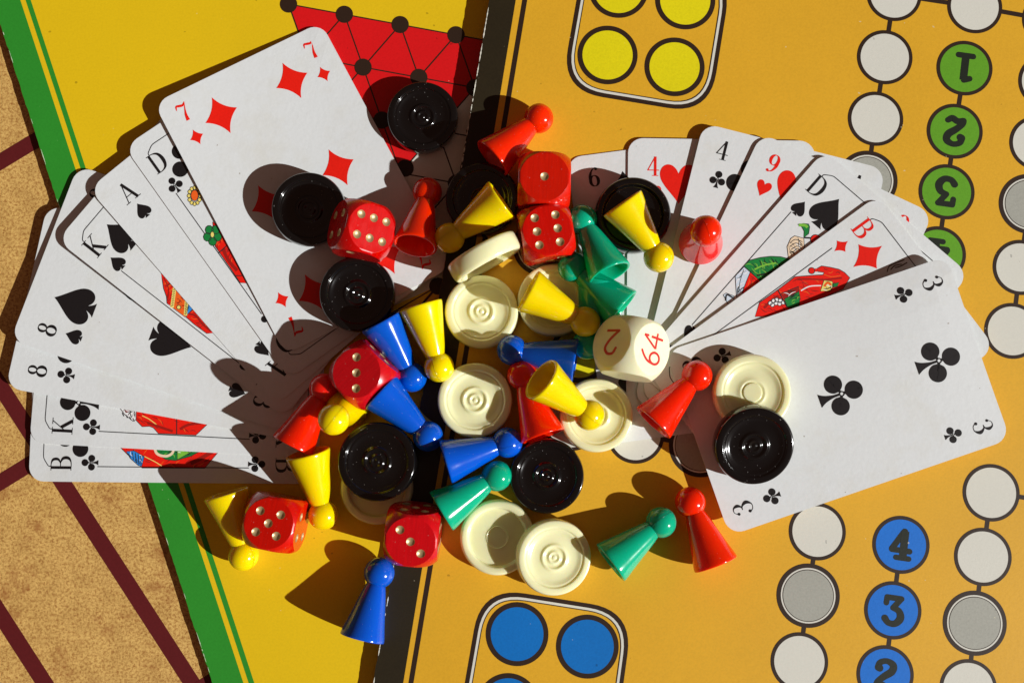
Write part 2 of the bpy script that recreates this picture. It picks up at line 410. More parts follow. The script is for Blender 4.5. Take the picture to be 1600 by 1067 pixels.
# wide green border follows the worn edge of the board
bm = bmesh.new()
inner = [xy(PL(lx(y, 31.6, 380.6), y)) for y in [(-160+1360*i/len(jl)) for i in range(len(jl))]]
va = [bm.verts.new((p[0]+.02, p[1], ZL+.02)) for p in jl]; vb = [bm.verts.new((p[0], p[1], ZL+.02)) for p in inner]
for i in range(len(va)-1): bm.faces.new((va[i], va[i+1], vb[i+1], vb[i]))
for v in bm.verts: v.co *= MM
new_obj("printed_border", bm_mesh(bm, "printed_border"), board_l, (M['b_green'],))
decal("printed_line", strip_px(39.7, 388.7, 47.8, 397.6), M['b_green'], board_l, PL, .02)
# white worn slivers on the edge
rnd = random.Random(5)
prims = []
for i in range(26):
    y = rnd.uniform(20, 1060); x = -12.3+.3226*y; l = rnd.uniform(3, 16)*(.6 if i % 3 else 1.6)
    prims += ribbon([(x+.9, y), (x+.9+.3226*l/2, y+l/2), (x+.9+.3226*l, y+l)], [.2, rnd.uniform(.4, 1.2), .2], smooth=False)
decal("edge_wear", prims, M['torn'], board_l, PL, .03, step=.0003)["kind"] = "stuff"
# red triangle grid
A0 = (451.0, 7.0); ga = (87.2, 16.0); gd = (29.2, 82.5); ge = (gd[0]-ga[0], gd[1]-ga[1])
def node(i, j): return (A0[0]+ga[0]*i+gd[0]*j, A0[1]+ga[1]*i+gd[1]*j)
decal("printed_triangle", poly([node(0, 0), node(4, 0), node(4, 1), node(3, 1), node(1, 3), (520, 300), node(0, 2)]), M['b_red'], board_l, PL, .03)
decal("printed_field", poly([node(3, 1), node(4, 1), (900, 470), (684, 447), (520, 520), node(1, 3)]), M['b_white'], board_l, PL, .03)
ln = []
for j in range(0, 5):
    ln += line_px(node(0 if j < 3 else 1, j), node(4, j), 2.0)
for i in range(0, 5): ln += line_px(node(i, 0), node(i, 4), 2.0)
for s in range(1, 8): ln += line_px(node(min(s, 4), max(0, s-4)), node(max(0, s-4), min(s, 4)), 2.0)
ln += line_px((684, 447), (560, 590), 3.5) + line_px((684, 447), (560, 520), 2)
decal("grid_line", ln, M['b_brown'], board_l, PL, .045, step=.002)
for i, j in ((0, 0), (1, 0), (2, 0), (3, 0), (4, 0), (0, 1), (1, 1), (2, 1), (3, 1), (1, 2), (2, 2), (3, 2), (1, 3), (2, 3)):
    x, y = node(i, j)
    if (i, j) == (1, 3): x, y = 633, 263
    decal("grid_point", poly(disc(x, y, 13.5, 28)), M['b_brown'], board_l, PL, .10)
decal("grid_point", poly(disc(684, 447, 13.5, 28)), M['b_brown'], board_l, PL, .10)

# ------------------------------------------------------------------ right board (amber), two leaves folded on each other
def r0(y): return 764.5+(583-764.5)*y/1067.0
ol = [xy(PR(r0(y), y)) for y in (-160, 1200)]
outl = jag(ol[0], ol[1], 1.3, .16, 11) + [ol[1], xy(PR(1760, 1200)), xy(PR(1760, -160))]
board_r = slab(outl, 0, 1.4, "game_board", (M['b_amber'], M['pulp']), zf=lambda x, y: zright(y))
tag(board_r, "amber game board with black edge stripe and rows of circles under the right cards", "game board")
outl2 = jag((ol[0][0]+.7, ol[0][1]), (ol[1][0]+.5, ol[1][1]), 1.3, .12, 12) + [ol[1], xy(PR(1760, 1200)), xy(PR(1760, -160))]
slab(outl2, 0, 1.3, "folded_leaf", (M['b_amber'], M['pulp']), board_r, zf=lambda x, y: zright(y)-1.48)
bm = bmesh.new(); jr = outl[:-3]
inner = [PR(lx(y, 806, 630), y) for y in [(-160+1360*i/len(jr)) for i in range(len(jr))]]
va = [bm.verts.new((p[0]+.02, p[1], zright(p[1])+.02)) for p in jr]; vb = [bm.verts.new((p.x, p.y, p.z+.02)) for p in inner]
for i in range(len(va)-1): bm.faces.new((va[i], va[i+1], vb[i+1], vb[i]))
for v in bm.verts: v.co *= MM
new_obj("printed_stripe", bm_mesh(bm, "printed_stripe"), board_r, (M['b_black'],))
decal("printed_line", strip_px(816, 638, 824, 646), M['b_brown'], board_r, PR, .02)
prims = []
for i in range(60):
    y = rnd.uniform(2, 280) if i % 6 else rnd.uniform(860, 1066)
    x = r0(y); l = rnd.uniform(2, 14)
    prims += ribbon([(x+.9, y), (x+.9-.17*l/2, y+l/2), (x+.9-.17*l, y+l)], [.3, rnd.uniform(.9, 2.3), .3], smooth=False)
decal("edge_wear", prims, M['torn'], board_r, PR, .035, step=.0003)["kind"] = "stuff"

def circ(px, py, rout, kind, num=None, flip=False):
    """a printed circle with centre px,py and outer radius in pixels; drawn round in the plane of the board"""
    c = PR(px, py); s = (PR(px+1, py)-c).length; ro = rout*s
    rin = ro-5.4*s*(1.15 if kind in ('lemon', 'blue') else 1.0)*(1.25 if kind in ('lemon', 'blue') else 1.05)
    fn = lambda x, y, dz: Vector((c.x+x, c.y+y, zright(c.y+y)+dz))
    o = decal("track_circle" if kind not in ('lemon', 'blue') else "home_circle", poly(disc(0, 0, ro, 64)), M['b_brown'], board_r, fn, .05)
    mt = {'white': 'b_white', 'grey': 'b_grey', 'green': 'b_leaf', 'blue': 'b_blue', 'num_blue': 'b_blue2', 'lemon': 'b_lemon'}[kind]
    if kind == 'grey':
        rin = ro-6.8*s
        decal("circle_outline", poly(disc(0, 0, rin, 64)), M['b_white'], o, fn, .065)
        decal("circle_outline", poly(disc(0, 0, rin-2.4*s, 64)), M['b_brown'], o, fn, .08)
        decal("circle_fill", poly(disc(0, 0, rin-3.6*s, 64)), M[mt], o, fn, .095)
    else:
        decal("circle_fill", poly(disc(0, 0, rin, 64)), M[mt], o, fn, .065)
    if num:
        a = R_(-8.2) + (math.pi if flip else 0)
        decal("circle_number", place(centred(G[num]), 0, 0, 48*s, a), M['b_dark'], o, fn, .08, step=.003)
    return o
lk = []
def link(a, b, w0=7.2):
    decal("track_link", line_px(a, b, w0), M["b_brown"], board_r, PR, .028)
tr = [('white', 1397, -8, 43), ('white', 1382.4, 90, 43.4), ('white', 1368, 186, 43.3), ('grey', 1355.5, 282, 47)]
track = tr + [('white', 1523, 11, 43), ('white', 1640, 32, 43), ('white', 1634, 128, 43), ('white', 1620, 224, 43), ('grey', 1608, 319, 47.5), ('white', 1594.5, 418, 43.5), ('white', 1581.5, 517, 43.8),
    ('white', 1548.6, 769.5, 44.6), ('white', 1535.7, 869.6, 45), ('grey', 1523, 973, 50), ('white', 1513, 1075, 45), ('white', 1277, 830, 44.6), ('grey', 1262.7, 930, 49.5), ('white', 1249, 1033, 45), ('white', 1655, 785, 45),
    ('white', 893, 660, 44), ('white', 993, 679, 45), ('grey', 1094, 696, 49), ('grey', 848, 385, 47), ('lemon', 905, 552, 46), ('white', 1193, 715, 44), ('white', 1290, 733, 44)]
for kd, x, y, r in track: circ(x, y, r, kd)
for x, y, n in ((1507, 107, 'b1'), (1491.7, 205.5, 'b2'), (1479, 300, 'b3'), (1465.5, 397, 'b4')): circ(x, y, 43.8, 'green', n, True)
for x, y, n in ((1407.7, 850.7, 'b4'), (1395, 953, 'b3'), (1383, 1053, 'b2')): circ(x, y, 44.8, 'num_blue', n)
for x, y in ((949.3, 86.5), (1054, 105), (966.5, -17), (1070.7, 1)): circ(x, y, 47, 'lemon')
for x, y in ((808, 990), (917.8, 1009.5), (794, 1101), (902, 1121)): circ(x, y, 49, 'blue')
for a, b in (((1397, -8), (1382.4, 90)), ((1382.4, 90), (1368, 186)), ((1368, 186), (1355.5, 282)), ((1397, -8), (1523, 11)), ((1523, 11), (1640, 32)), ((1640, 32), (1634, 128)), ((1634, 128), (1620, 224)), ((1620, 224), (1608, 319)), ((1608, 319), (1594.5, 418)),
             ((1594.5, 418), (1581.5, 517)), ((1548.6, 769.5), (1535.7, 869.6)), ((1535.7, 869.6), (1523, 973)), ((1523, 973), (1513, 1075)), ((1277, 830), (1262.7, 930)), ((1262.7, 930), (1249, 1033)), ((1290, 733), (1277, 830)), ((1548.6, 769.5), (1655, 785)),
             ((1507, 107), (1491.7, 205.5)), ((1491.7, 205.5), (1479, 300)), ((1479, 300), (1465.5, 397)), ((1407.7, 850.7), (1395, 953)), ((1395, 953), (1383, 1053)), ((893, 660), (993, 679)), ((993, 679), (1094, 696)), ((1094, 696), (1193, 715)), ((848, 385), (832, 480))): link(a, b)

def round_quad(cs, r, n=10):
    """closed outline with rounded corners from corner points in pixels"""
    out = []; N = len(cs)
    for i in range(N):
        p, a, b = Vector(cs[i]), Vector(cs[i-1]), Vector(cs[(i+1) % N])
        da, db = (a-p).normalized(), (b-p).normalized()
        s, e = p+da*r, p+db*r
        for j in range(n+1):
            t = j/n; q = s*(1-t)**2+p*2*t*(1-t)+e*t*t
            out.append((q.x, q.y))
    return out
def house(cs, r):
    o = decal("home_frame", ribbon(round_quad(cs, r), 8.6, smooth=False, closed=True), M['b_brown'], board_r, PR, .045)
    c = Vector((sum(p[0] for p in cs)/4, sum(p[1] for p in cs)/4))
    def inset(d):
        out = []
        N = len(cs)
        for i in range(N):
            p, a, b = Vector(cs[i]), Vector(cs[i-1]), Vector(cs[(i+1) % N])
            out.append(tuple(p+((a-p).normalized()+(b-p).normalized())*d))
        return out
    decal("home_frame_line", ribbon(round_quad(inset(4.4), r-3), 4.0, smooth=False, closed=True), M['b_white'], o, PR, .06)
    decal("home_frame_line", ribbon(round_quad(inset(7.0), r-5), 1.5, smooth=False, closed=True), M['b_brown'], o, PR, .07)
house([(881, 138), (920, -82), (1140, -40), (1105, 175)], 62)
house([(756, 921), (985, 957), (955, 1175), (718, 1140)], 64)

# ------------------------------------------------------------------ playing cards
CW, CH, TH = 59.0, 91.0, 0.3
def smooth01(t): t = max(0, min(1, t)); return t*t*(3-2*t)
BE0 = PL(-12.3, 0); BEN = (PL(332, 1067)-BE0).normalized(); BEN = Vector((-BEN.y, BEN.x, 0)); BEN = BEN if BEN.x > 0 else -BEN
def z_left(tl, theta, hs):
    """card surface over the left board from its heights at the four corners (top left, top right, bottom left, bottom right)"""
    o = P(tl[0], tl[1], 3); d = P(tl[0]+100*math.cos(R_(theta)), tl[1]+100*math.sin(R_(theta)), 3)-o; d.z = 0; d.normalize()
    sd = Vector((-d.y, d.x, 0))
    def f(x, y):
        u = ((x-o.x)*sd.x+(y-o.y)*sd.y)/CW; v = ((x-o.x)*d.x+(y-o.y)*d.y)/CH
        u = max(0, min(1, u)); v = max(0, min(1, v))
        h = (hs[0]*(1-u)+hs[1]*u)*(1-v)+(hs[2]*(1-u)+hs[3]*u)*v
        ins = (x-BE0.x)*BEN.x+(y-BE0.y)*BEN.y                 # how far inside the board edge
        t = smooth01((ins+34)/28); h = h*(1-t)+max(h, .05+hs[2]*.3)*t   # the card bends over the edge of the board
        return ZL+.12+h
    return f
corner3 = P(1473, 402, 8)
def z_right(lift, curl=0.0):
    def f(x, y):
        d = math.hypot(x-corner3.x, y-corner3.y)
        return zright(y)+.12+lift + curl*max(0, 1-d/70)**1.6
    return f
HATCHED = ('picture_robe', 'picture_tunic', 'picture_cloak', 'picture_skirt', 'picture_tassel', 'picture_ribbon', 'picture_collar', 'picture_hand')
def card_fn(tl, theta, zf, zref):
    o = P(tl[0], tl[1], zref)
    d = P(tl[0]+100*math.cos(R_(theta)), tl[1]+100*math.sin(R_(theta)), zref)-o; d.z = 0; d.normalize()
    s = Vector((-d.y, d.x, 0))                               # short side direction
    def fn(u, v, dz=0.0):
        p = o+s*u+d*v
        return Vector((p.x, p.y, zf(p.x, p.y)+dz))
    def inv(px, py):
        z = zref
        for _ in range(4):
            q = P(px, py, z); z = zf(q.x, q.y)
        q = q-o; return (q.x*s.x+q.y*s.y, q.x*d.x+q.y*d.y)
    return fn, inv
def cut(bm, u0=0, u1=CW, v0=0, v1=CH, st=6.5):
    if not bm.verts: return
    us = [v.co.x for v in bm.verts]; vs = [v.co.y for v in bm.verts]
    for ax, lo, hi in ((0, min(us), max(us)), (1, min(vs), max(vs))):
        k = math.floor(lo/st)+1
        while k*st < hi-1e-6:
            co = [0, 0, 0]; co[ax] = k*st; no = [0, 0, 0]; no[ax] = 1
            bmesh.ops.bisect_plane(bm, geom=bm.verts[:]+bm.edges[:]+bm.faces[:], plane_co=co, plane_no=no, dist=1e-5)
            k += 1
def rrect(w0, h0, r, n=7, x0=0, y0=0):
    out = []
    for cx, cy, a0 in ((w0-r, h0-r, 0), (r, h0-r, 90), (r, r, 180), (w0-r, r, 270)):
        for i in range(n+1):
            a = R_(a0+90*i/n); out.append((x0+cx+r*math.cos(a), y0+cy+r*math.sin(a)))
    return out
class Card:
    def __init__(s, key, tl, theta, zf, zref, label, group):
        s.fn, s.inv = card_fn(tl, theta, zf, zref)
        bm = bmesh.new(); pts = rrect(CW, CH, 4.8)
        top = bm.faces.new([bm.verts.new((x, y, 0)) for x, y in pts])
        cut(bm)
        faces = bm.faces[:]
        ret = bmesh.ops.extrude_face_region(bm, geom=faces)
        for v in [e for e in ret['geom'] if isinstance(e, bmesh.types.BMVert)]: v.co.z = -TH
        for v in bm.verts: v.co = s.fn(v.co.x, v.co.y, v.co.z)*MM
        bmesh.ops.recalc_face_normals(bm, faces=bm.faces)
        for f in bm.faces:
            f.normal_update()
            if abs(f.normal.z) < .6: f.material_index = 1
        s.o = new_obj("playing_card", bm_mesh(bm, "playing_card"), None, (M['paper'], M['card_edge']))
        tag(s.o, label, "playing card", group)
        s.dz = .05
    def print(s, name, prims, mat, dz=None, step=.004):
        bm = flat_bm(prims, step=step); 
        cut(bm); bmesh.ops.triangulate(bm, faces=[f for f in bm.faces if len(f.verts) > 4])
        for v in bm.verts: v.co = s.fn(v.co.x, v.co.y, v.co.z+(dz if dz else s.dz))*MM
        for f in bm.faces:
            f.normal_update()
            if f.normal.z < 0: f.normal_flip()
        return new_obj(name, bm_mesh(bm, name), s.o, (mat,))
    # card coordinates: u to the right, v down from the top; glyphs have y up, so they are mirrored in v
    def put(s, name, prims, mat, u, v, size, inverted=False, dz=None):
        pr = []
        sg = -1 if inverted else 1
        def f(p): return (u+sg*p[0]*size, v-sg*p[1]*size)
        for q in prims:
            if q[0] == 'poly': pr.append(('poly', [f(p) for p in q[1]]))
            else: pr.append(('strip', [f(p) for p in q[1]], [f(p) for p in q[2]], q[3]))
        return s.print(name, pr, mat, dz)
    def index(s, ch, suit, u, v, su, sv, corners='1234', gs=6.2, ss=4.9):
        mat = M['red_ink'] if suit in 'DH' else M['black_ink']
        for c in corners:
            uu, vv, inv = {'1': (u, v, 0), '2': (CW-u, v, 0), '3': (u, CH-v, 1), '4': (CW-u, CH-v, 1)}[c]
            s.put("corner_index", centred(G[ch]), mat, uu, vv, gs, inv)
            uu, vv = {'1': (su, sv), '2': (CW-su, sv), '3': (su, CH-sv), '4': (CW-su, CH-sv)}[c]
            s.put("corner_suit", SUIT[suit], mat, uu, vv, ss, inv)
    def pips(s, suit, pos, size=11.5):
        mat = M['red_ink'] if suit in 'DH' else M['black_ink']
        for u, v in pos: s.put("suit_pip", SUIT[suit], mat, u, v, size, v > 46)
    def px(s, name, pts, mat, X0=0, Y0=0, sc_=1.0, dz=.03, outline=True, curve=False):
        q = [s.inv(X0+x/sc_, Y0+y/sc_) for x, y in pts]
        if curve: q = catmull(q, 4, True)
        q = [(max(3.4, min(CW-3.4, a)), max(1, min(CH-1, b))) for a, b in q]
        o = s.print(name, poly(q), mat, dz)
        if name in HATCHED: s.hatch(q, mat, (dz or .03)+.004)
        if outline: s.print("picture_outline", ribbon(q, .22, smooth=False, closed=True), M['line_ink'], dz+.006)
        return o
    def hatch(s, q, mat, dz):
        """short engraved folds drawn inside a printed shape"""
        rnd = random.Random(int(q[0][0]*977)+int(q[0][1]*131)); xs = [p[0] for p in q]; ys = [p[1] for p in q]
        def inside(x, y):
            c = False; j = len(q)-1
            for i in range(len(q)):
                if (q[i][1] > y) != (q[j][1] > y) and x < (q[j][0]-q[i][0])*(y-q[i][1])/(q[j][1]-q[i][1])+q[i][0]: c = not c
                j = i
            return c
        area = (max(xs)-min(xs))*(max(ys)-min(ys)); base_a = rnd.uniform(0, 3.14)
        warm = mat == M['red_ink'] or mat == M['orange_ink']
        pens = ((M['darkred_ink'] if warm else M['b_dark'], .34), (M['line_ink'], .15), (M['orange_ink'] if warm else M['lightgreen_ink'] if mat == M['green_ink'] else M['white_ink'], .26))
        for k_, (pen, wd) in enumerate(pens):
            out = []; tries = 0
            while len(out) < max(2, min(16, area/11)) and tries < 260:
                tries += 1
                x, y = rnd.uniform(min(xs), max(xs)), rnd.uniform(min(ys), max(ys)); a_ = base_a+rnd.gauss(0, .35)+.03*(x-min(xs)); l = rnd.uniform(1.0, 3.4); b_k = rnd.uniform(-.5, .5)
                pts = [(x, y), (x+l*.5*math.cos(a_)-b_k*math.sin(a_), y+l*.5*math.sin(a_)+b_k*math.cos(a_)), (x+l*math.cos(a_), y+l*math.sin(a_))]
                if all(inside(*p) for p in pts): out += ribbon(pts, [wd*.3, wd, wd*.2], n=4)
            if out: s.print("picture_engraving", out, pen, dz+.001*k_, .0002)["kind"] = "stuff"
    def pxs(s, name, pts, wd, mat, X0=0, Y0=0, sc_=1.0, dz=.05, cap=False):
        q = [s.inv(X0+x/sc_, Y0+y/sc_) for x, y in pts]
        return s.print(name, ribbon(q, wd, smooth=len(q) > 2, cap=cap), mat, dz)
    def frame(s, v0=4.4, u0=4.8):
        L = seg(u0, 21.8, u0, CH-21.8, .28) + seg(CW-u0, 21.8, CW-u0, CH-21.8, .28)
        L += seg(u0+4.5, v0, CW-u0-4.5, v0, .28) + seg(u0+4.5, CH-v0, CW-u0-4.5, CH-v0, .28)
        for mu, mv in ((0, 0), (1, 0), (0, 1), (1, 1)):
            L += ribbon([((CW-a) if mu else a, (CH-b) if mv else b) for a, b in ((u0, 7.0), (u0+.05, 6.2), (u0+.9, v0+1.1), (u0+2.6, v0+.12), (u0+4.5, v0))], .28, n=5)
        s.print("picture_frame", L, M['line_ink'], .03, .002)

cl, cr_ = "cards fanned out on the left", "cards fanned out on the right"
U1, U2, U3 = 17.0, 29.5, 42.0
V1, V2, V3, V4, V5 = 13.2, 29.4, 45.5, 61.6, 77.8
X = {}
# left fan, bottom card first
X['BC'] = Card('BC', (42, 752), .5, z_left((42, 752), .5, (-1.05, -.95, .2, .2)), 1.6, "jack of clubs, lowest card of the left fan, lettered B beside a blue tassel", cl)
X['KC'] = Card('KC', (43.6, 692), 3.0, z_left((43.6, 692), 3.0, (-.8, -.5, .5, .5)), 1.8, "king of clubs in the left fan, white fur collar above the red robe", cl)
X['8C'] = Card('8C', (9.6, 605.5), 10.4, z_left((9.6, 605.5), 10.4, (0.8, 0.05, 0.8, 0.85)), 2.0, "eight of clubs in the left fan, just below the eight of spades", cl)
X['8S'] = Card('8S', (20, 532), 18.6, z_left((20, 532), 18.6, (2.35, 1.1, 1.3, 1.25)), 2.3, "eight of spades in the left fan with large black spades", cl)
X['KS'] = Card('KS', (95, 378), 38.2, z_left((95, 378), 38.2, (4.0, 1.4, 1.7, 1.5)), 2.9, "king of spades in the left fan, partly under the ace", cl)
X['AS'] = Card('AS', (143, 298), 49.3, z_left((143, 298), 49.3, (3.95, 1.3, 2.0, 1.7)), 3.3, "ace of spades in the left fan between king and queen", cl)
X['DC'] = Card('DC', (197, 231.7), 54.8, z_left((197, 231.7), 54.8, (3.6, 1.0, 2.4, 1.95)), 3.6, "queen of clubs in the left fan, a flower printed next to the letter D", cl)
X['7D'] = Card('7D', (244, 165), 62.5, z_left((244, 165), 62.5, (4.3, .55, 2.9, 2.3)), 3.6, "seven of diamonds on top of the left fan under the black checkers", cl)
# right fan, bottom card first
X['6C'] = Card('6C', (885, 247), 82, z_right(.35), 5.9, "six of a black suit, leftmost card of the right fan", cr_)
X['4H'] = Card('4H', (981.5, 216), 90.4, z_right(.85), 6.4, "four of hearts in the right fan with a large red heart", cr_)
X['4C'] = Card('4C', (1099, 193), 104.0, z_right(2.1), 7.6, "four of clubs in the right fan, black figure 4", cr_)
X['9H'] = Card('9H', (1189.6, 208.5), 115.2, z_right(2.85), 8.3, "nine of hearts in the right fan, red figure 9", cr_)
X['DS'] = Card('DS', (1288, 235.5), 131.3, z_right(3.5), 8.9, "queen of spades in the right fan, a hand holding a cherry", cr_)
X['BD'] = Card('BD', (1372, 305), 143.8, z_right(4.2), 9.5, "jack of diamonds in the right fan with a red jester hood", cr_)
X['3C'] = Card('3C', (1473, 402.6), 161.3, z_right(4.7, 3.4), 10.4, "three of clubs on top of the right fan under two stacked checkers", cr_)

X['7D'].index('7', 'D', 6.9, 6.8, 7.0, 16.0); X['7D'].pips('D', [(U1, V1), (U3, V1), (U1, V3), (U3, V3), (U1, V5), (U3, V5), (U2, V4)], 12.0)
X['8S'].index('8', 'S', 6.8, 9.6, 7.4, 18.3); X['8S'].pips('S', [(U1, 15), (U3, 14.6), (U1-1.2, 47.5), (U3, 46.4), (U1, V5), (U3, V5), (U2, V2), (U2, V4)], 12.2)
X['8C'].index('8', 'C', 7.0, 8.6, 7.2, 17.6); X['8C'].pips('C', [(U1, 14.6), (U3, 14.6), (U1, 46.4), (U3, 46.4), (U1, V5), (U3, V5), (U2, V2), (U2, V4)], 12.2)
X['AS'].index('A', 'S', 8.4, 8.6, 8.4, 16.2, gs=6.6); X['AS'].pips('S', [(U2, 45.5)], 16)
X['6C'].index('6', 'S', 7.8, 7.2, 8.6, 17.4); X['6C'].pips('S', [(U1, V1), (U3, V1), (U1, V3), (U3, V3), (U1, V5), (U3, V5)], 11.8)
X['4H'].index('4', 'H', 8.0, 9.0, 8.2, 17.6); X['4H'].pips('H', [(U1-1, 14.2), (U3, 14.2), (U1, V5), (U3, V5)], 12.2)
X['4C'].index('4', 'C', 8.0, 7.0, 8.6, 16.2); X['4C'].pips('C', [(U1+.5, V1+1), (U3, V1), (U1, V5), (U3, V5)], 12.2)
X['9H'].index('9', 'H', 7.4, 7.4, 7.8, 15.8); X['9H'].pips('H', [(U1-.5, 13), (U3, 13), (U1, 34), (U3, 34), (U1, 57), (U3, 57), (U1, V5), (U3, V5), (U2, 23)], 12.2)
X['3C'].index('3', 'C', 6.4, 6.6, 6.9, 15.9); X['3C'].pips('C', [(U2, 12.4), (U2, 43.8), (U2, V5)], 12.4)
for kk, ch, st in (('KS', 'K', 'S'), ('DC', 'D', 'C'), ('KC', 'K', 'C'), ('BC', 'B', 'C'), ('DS', 'D', 'S'), ('BD', 'B', 'D')):
    cdx = X[kk]; cdx.frame(); cdx.index(ch, st, 5.7, 10.2, 6.0, 19.2, corners='1234', gs=6.6, ss=4.8)
    cdx.pips(st, [(13.4, 14.5), (CW-13.4, CH-14.5)], 11.2 if st == 'C' else 10.2)

# pictures on the court cards (only as far as they are plausibly seen)
k = X['KS']; a = (80, 330, 4.64)
k.px("picture_robe", [(795, 440), (806, 500), (815, 560), (836, 620), (840, 668), (885, 700), (905, 560), (930, 540)], M['red_ink'], *a)
k.px("picture_tunic", [(905, 555), (990, 640), (1010, 660), (972, 768), (884, 702)], M['orange_ink'], *a, dz=.042)
k.px("picture_sash", [(1000, 660), (1035, 700), (985, 752), (990, 700)], M['blue_ink'], *a, dz=.045)
k.px("picture_robe", [(978, 768), (988, 748), (1030, 712), (1100, 770), (1182, 882), (1128, 886), (1040, 822)], M['red_ink'], *a, dz=.036)
for p, q in (((896, 552), (876, 700)), ((982, 648), (974, 756))):
    k.pxs("picture_cord", [p, q], 1.1, M['gold_ink'], *a, dz=.05)
    for t in range(1, 9):
        x, y = p[0]+(q[0]-p[0])*t/9, p[1]+(q[1]-p[1])*t/9; k.pxs("picture_outline", [(x-8, y+5), (x+8, y-6)], .2, M['line_ink'], *a, dz=.056)
k.px("picture_button", disc(925, 697, 15, 14), M['gold_ink'], *a, dz=.05)
k.pxs("picture_outline", [(815, 480), (850, 560), (845, 650)], .35, M['darkred_ink'], *a, dz=.048)
k.pxs("picture_outline", [(1000, 745), (1050, 760), (1100, 820), (1160, 870)], .6, M['darkred_ink'], *a, dz=.048)
k = X['DC']; a = (200, 200, 3.8125)
for i in range(12):
    t = 2*math.pi*i/12; k.px("picture_petal", [(397+34*math.cos(t)+11*math.cos(u), 405+48*math.sin(t)+12*math.sin(u)) for u in [j*math.pi/4 for j in range(8)]], M['gold_ink'], *a, dz=.034+.003*(i % 2))
k.px("picture_flower", disc(397, 403, 22, 16, 32), M['orange_ink'], *a, dz=.05)
for i in range(5):
    t = 2*math.pi*i/5+.3; k.px("picture_petal", [(504+32*math.cos(t)+24*math.cos(u), 638+38*math.sin(t)+26*math.sin(u)) for u in [j*math.pi/5 for j in range(10)]], M['green_ink'], *a, dz=.05+.004*i)
k.px("picture_flower", disc(503, 636, 12, 12, 18), M['gold_ink'], *a, dz=.085)
k.px("picture_robe", [(505, 560), (540, 580), (600, 700), (705, 925), (668, 922), (620, 850), (520, 706)], M['red_ink'], *a, dz=.034)
k.pxs("picture_outline", [(565, 720), (600, 790), (650, 850)], 1.0, M['darkred_ink'], *a, dz=.042)
k.pxs("picture_outline", [(540, 745), (590, 700)], .3, M['line_ink'], *a, dz=.044); k.pxs("picture_outline", [(640, 880), (680, 880)], .3, M['line_ink'], *a, dz=.044)
k = X['KC']; a = (0, 600, 3.5556)
k.px("picture_robe", [(752, 80), (752, 195), (765, 210), (790, 236), (830, 234), (852, 242), (880, 274), (1088, 284), (1160, 215), (1230, 120)], M['red_ink'], *a)
k.px("picture_collar", [(655, 125), (672, 140), (690, 165), (740, 206), (756, 195), (758, 130), (700, 100)], M['white_ink'], *a, dz=.045)
k.px("picture_collar", [(690, 138), (712, 133), (722, 152), (700, 158)], M['darkred_ink'], *a, dz=.056)
for x in (680, 700, 720, 738): k.pxs("picture_outline", [(x, 160+(x-680)*.5), (x+9, 178+(x-680)*.5)], .3, M['line_ink'], *a, dz=.056)
k.pxs("picture_outline", [(982, 130), (982, 280)], .3, M['line_ink'], *a, dz=.05)
k.pxs("picture_outline", [(790, 175), (830, 195), (870, 225)], .25, M['gold_ink'], *a, dz=.05)
k.pxs("picture_outline", [(1130, 215), (1050, 225), (1000, 250)], .8, M['darkred_ink'], *a, dz=.05)
k.pxs("picture_outline", [(820, 215), (880, 235), (960, 262)], .8, M['darkred_ink'], *a, dz=.05)
k = X['BC']
k.px("picture_robe", [(640, 320), (665, 347), (700, 382), (745, 425), (790, 465), (1138, 466), (1222, 366), (1260, 320)], M['red_ink'], *a)
k.px("picture_tunic", [(840, 330), (870, 385), (920, 418), (975, 424), (1060, 400), (1130, 362), (1150, 330)], M['green_ink'], *a, dz=.042)
k.px("picture_tunic", [(985, 330), (985, 418), (1030, 395), (1075, 370), (1075, 330)], M['lightgreen_ink'], *a, dz=.05)
k.pxs("picture_cord", [(855, 335), (872, 385), (920, 400), (958, 382), (968, 335)], .8, M['skin_ink'], *a, dz=.056)
k.px("picture_tassel", [(702, 374), (745, 370), (802, 402), (788, 455), (770, 452), (725, 412)], M['blue_ink'], *a, dz=.045)
for x0, y0, x1, y1 in ((735, 378, 742, 420), (752, 382, 758, 436), (768, 390, 772, 446), (784, 397, 784, 448)): k.pxs("picture_outline", [(x0, y0), (x1, y1)], .25, M['line_ink'], *a, dz=.056)
k.pxs("picture_outline", [(1060, 440), (1120, 410), (1180, 375)], 1.2, M['darkred_ink'], *a, dz=.05)
k.pxs("picture_outline", [(800, 400), (860, 430), (900, 455)], .25, M['gold_ink'], *a, dz=.05)
k = X['DS']; a = (1100, 350, 5.3333)
k.px("picture_cloak", [(332, 350), (380, 303), (470, 280), (560, 270), (640, 274), (712, 292), (740, 300), (500, 500), (460, 470), (400, 410)], M['green_ink'], *a)
k.px("picture_skirt", [(385, 402), (462, 470), (520, 520), (340, 600), (318, 572), (350, 480)], M['red_ink'], *a, dz=.034)
k.px("picture_ribbon", [(260, 435), (333, 358), (385, 402), (352, 480), (318, 572), (272, 612)], M['pale_ink'], *a, dz=.042)
k.pxs("picture_outline", [(330, 380), (300, 480), (290, 570)], .2, M['line_ink'], *a, dz=.05)
k.pxs("picture_outline", [(420, 380), (500, 345), (600, 325)], .5, M['lightgreen_ink'], *a, dz=.045)
k.pxs("picture_outline", [(440, 430), (560, 400), (680, 330)], .5, M['b_dark'], *a, dz=.045)
k.px("picture_hand", [(705, 296), (692, 190), (722, 122), (755, 100), (832, 120), (836, 195), (800, 255), (800, 300)], M['skin_ink'], *a, dz=.036)
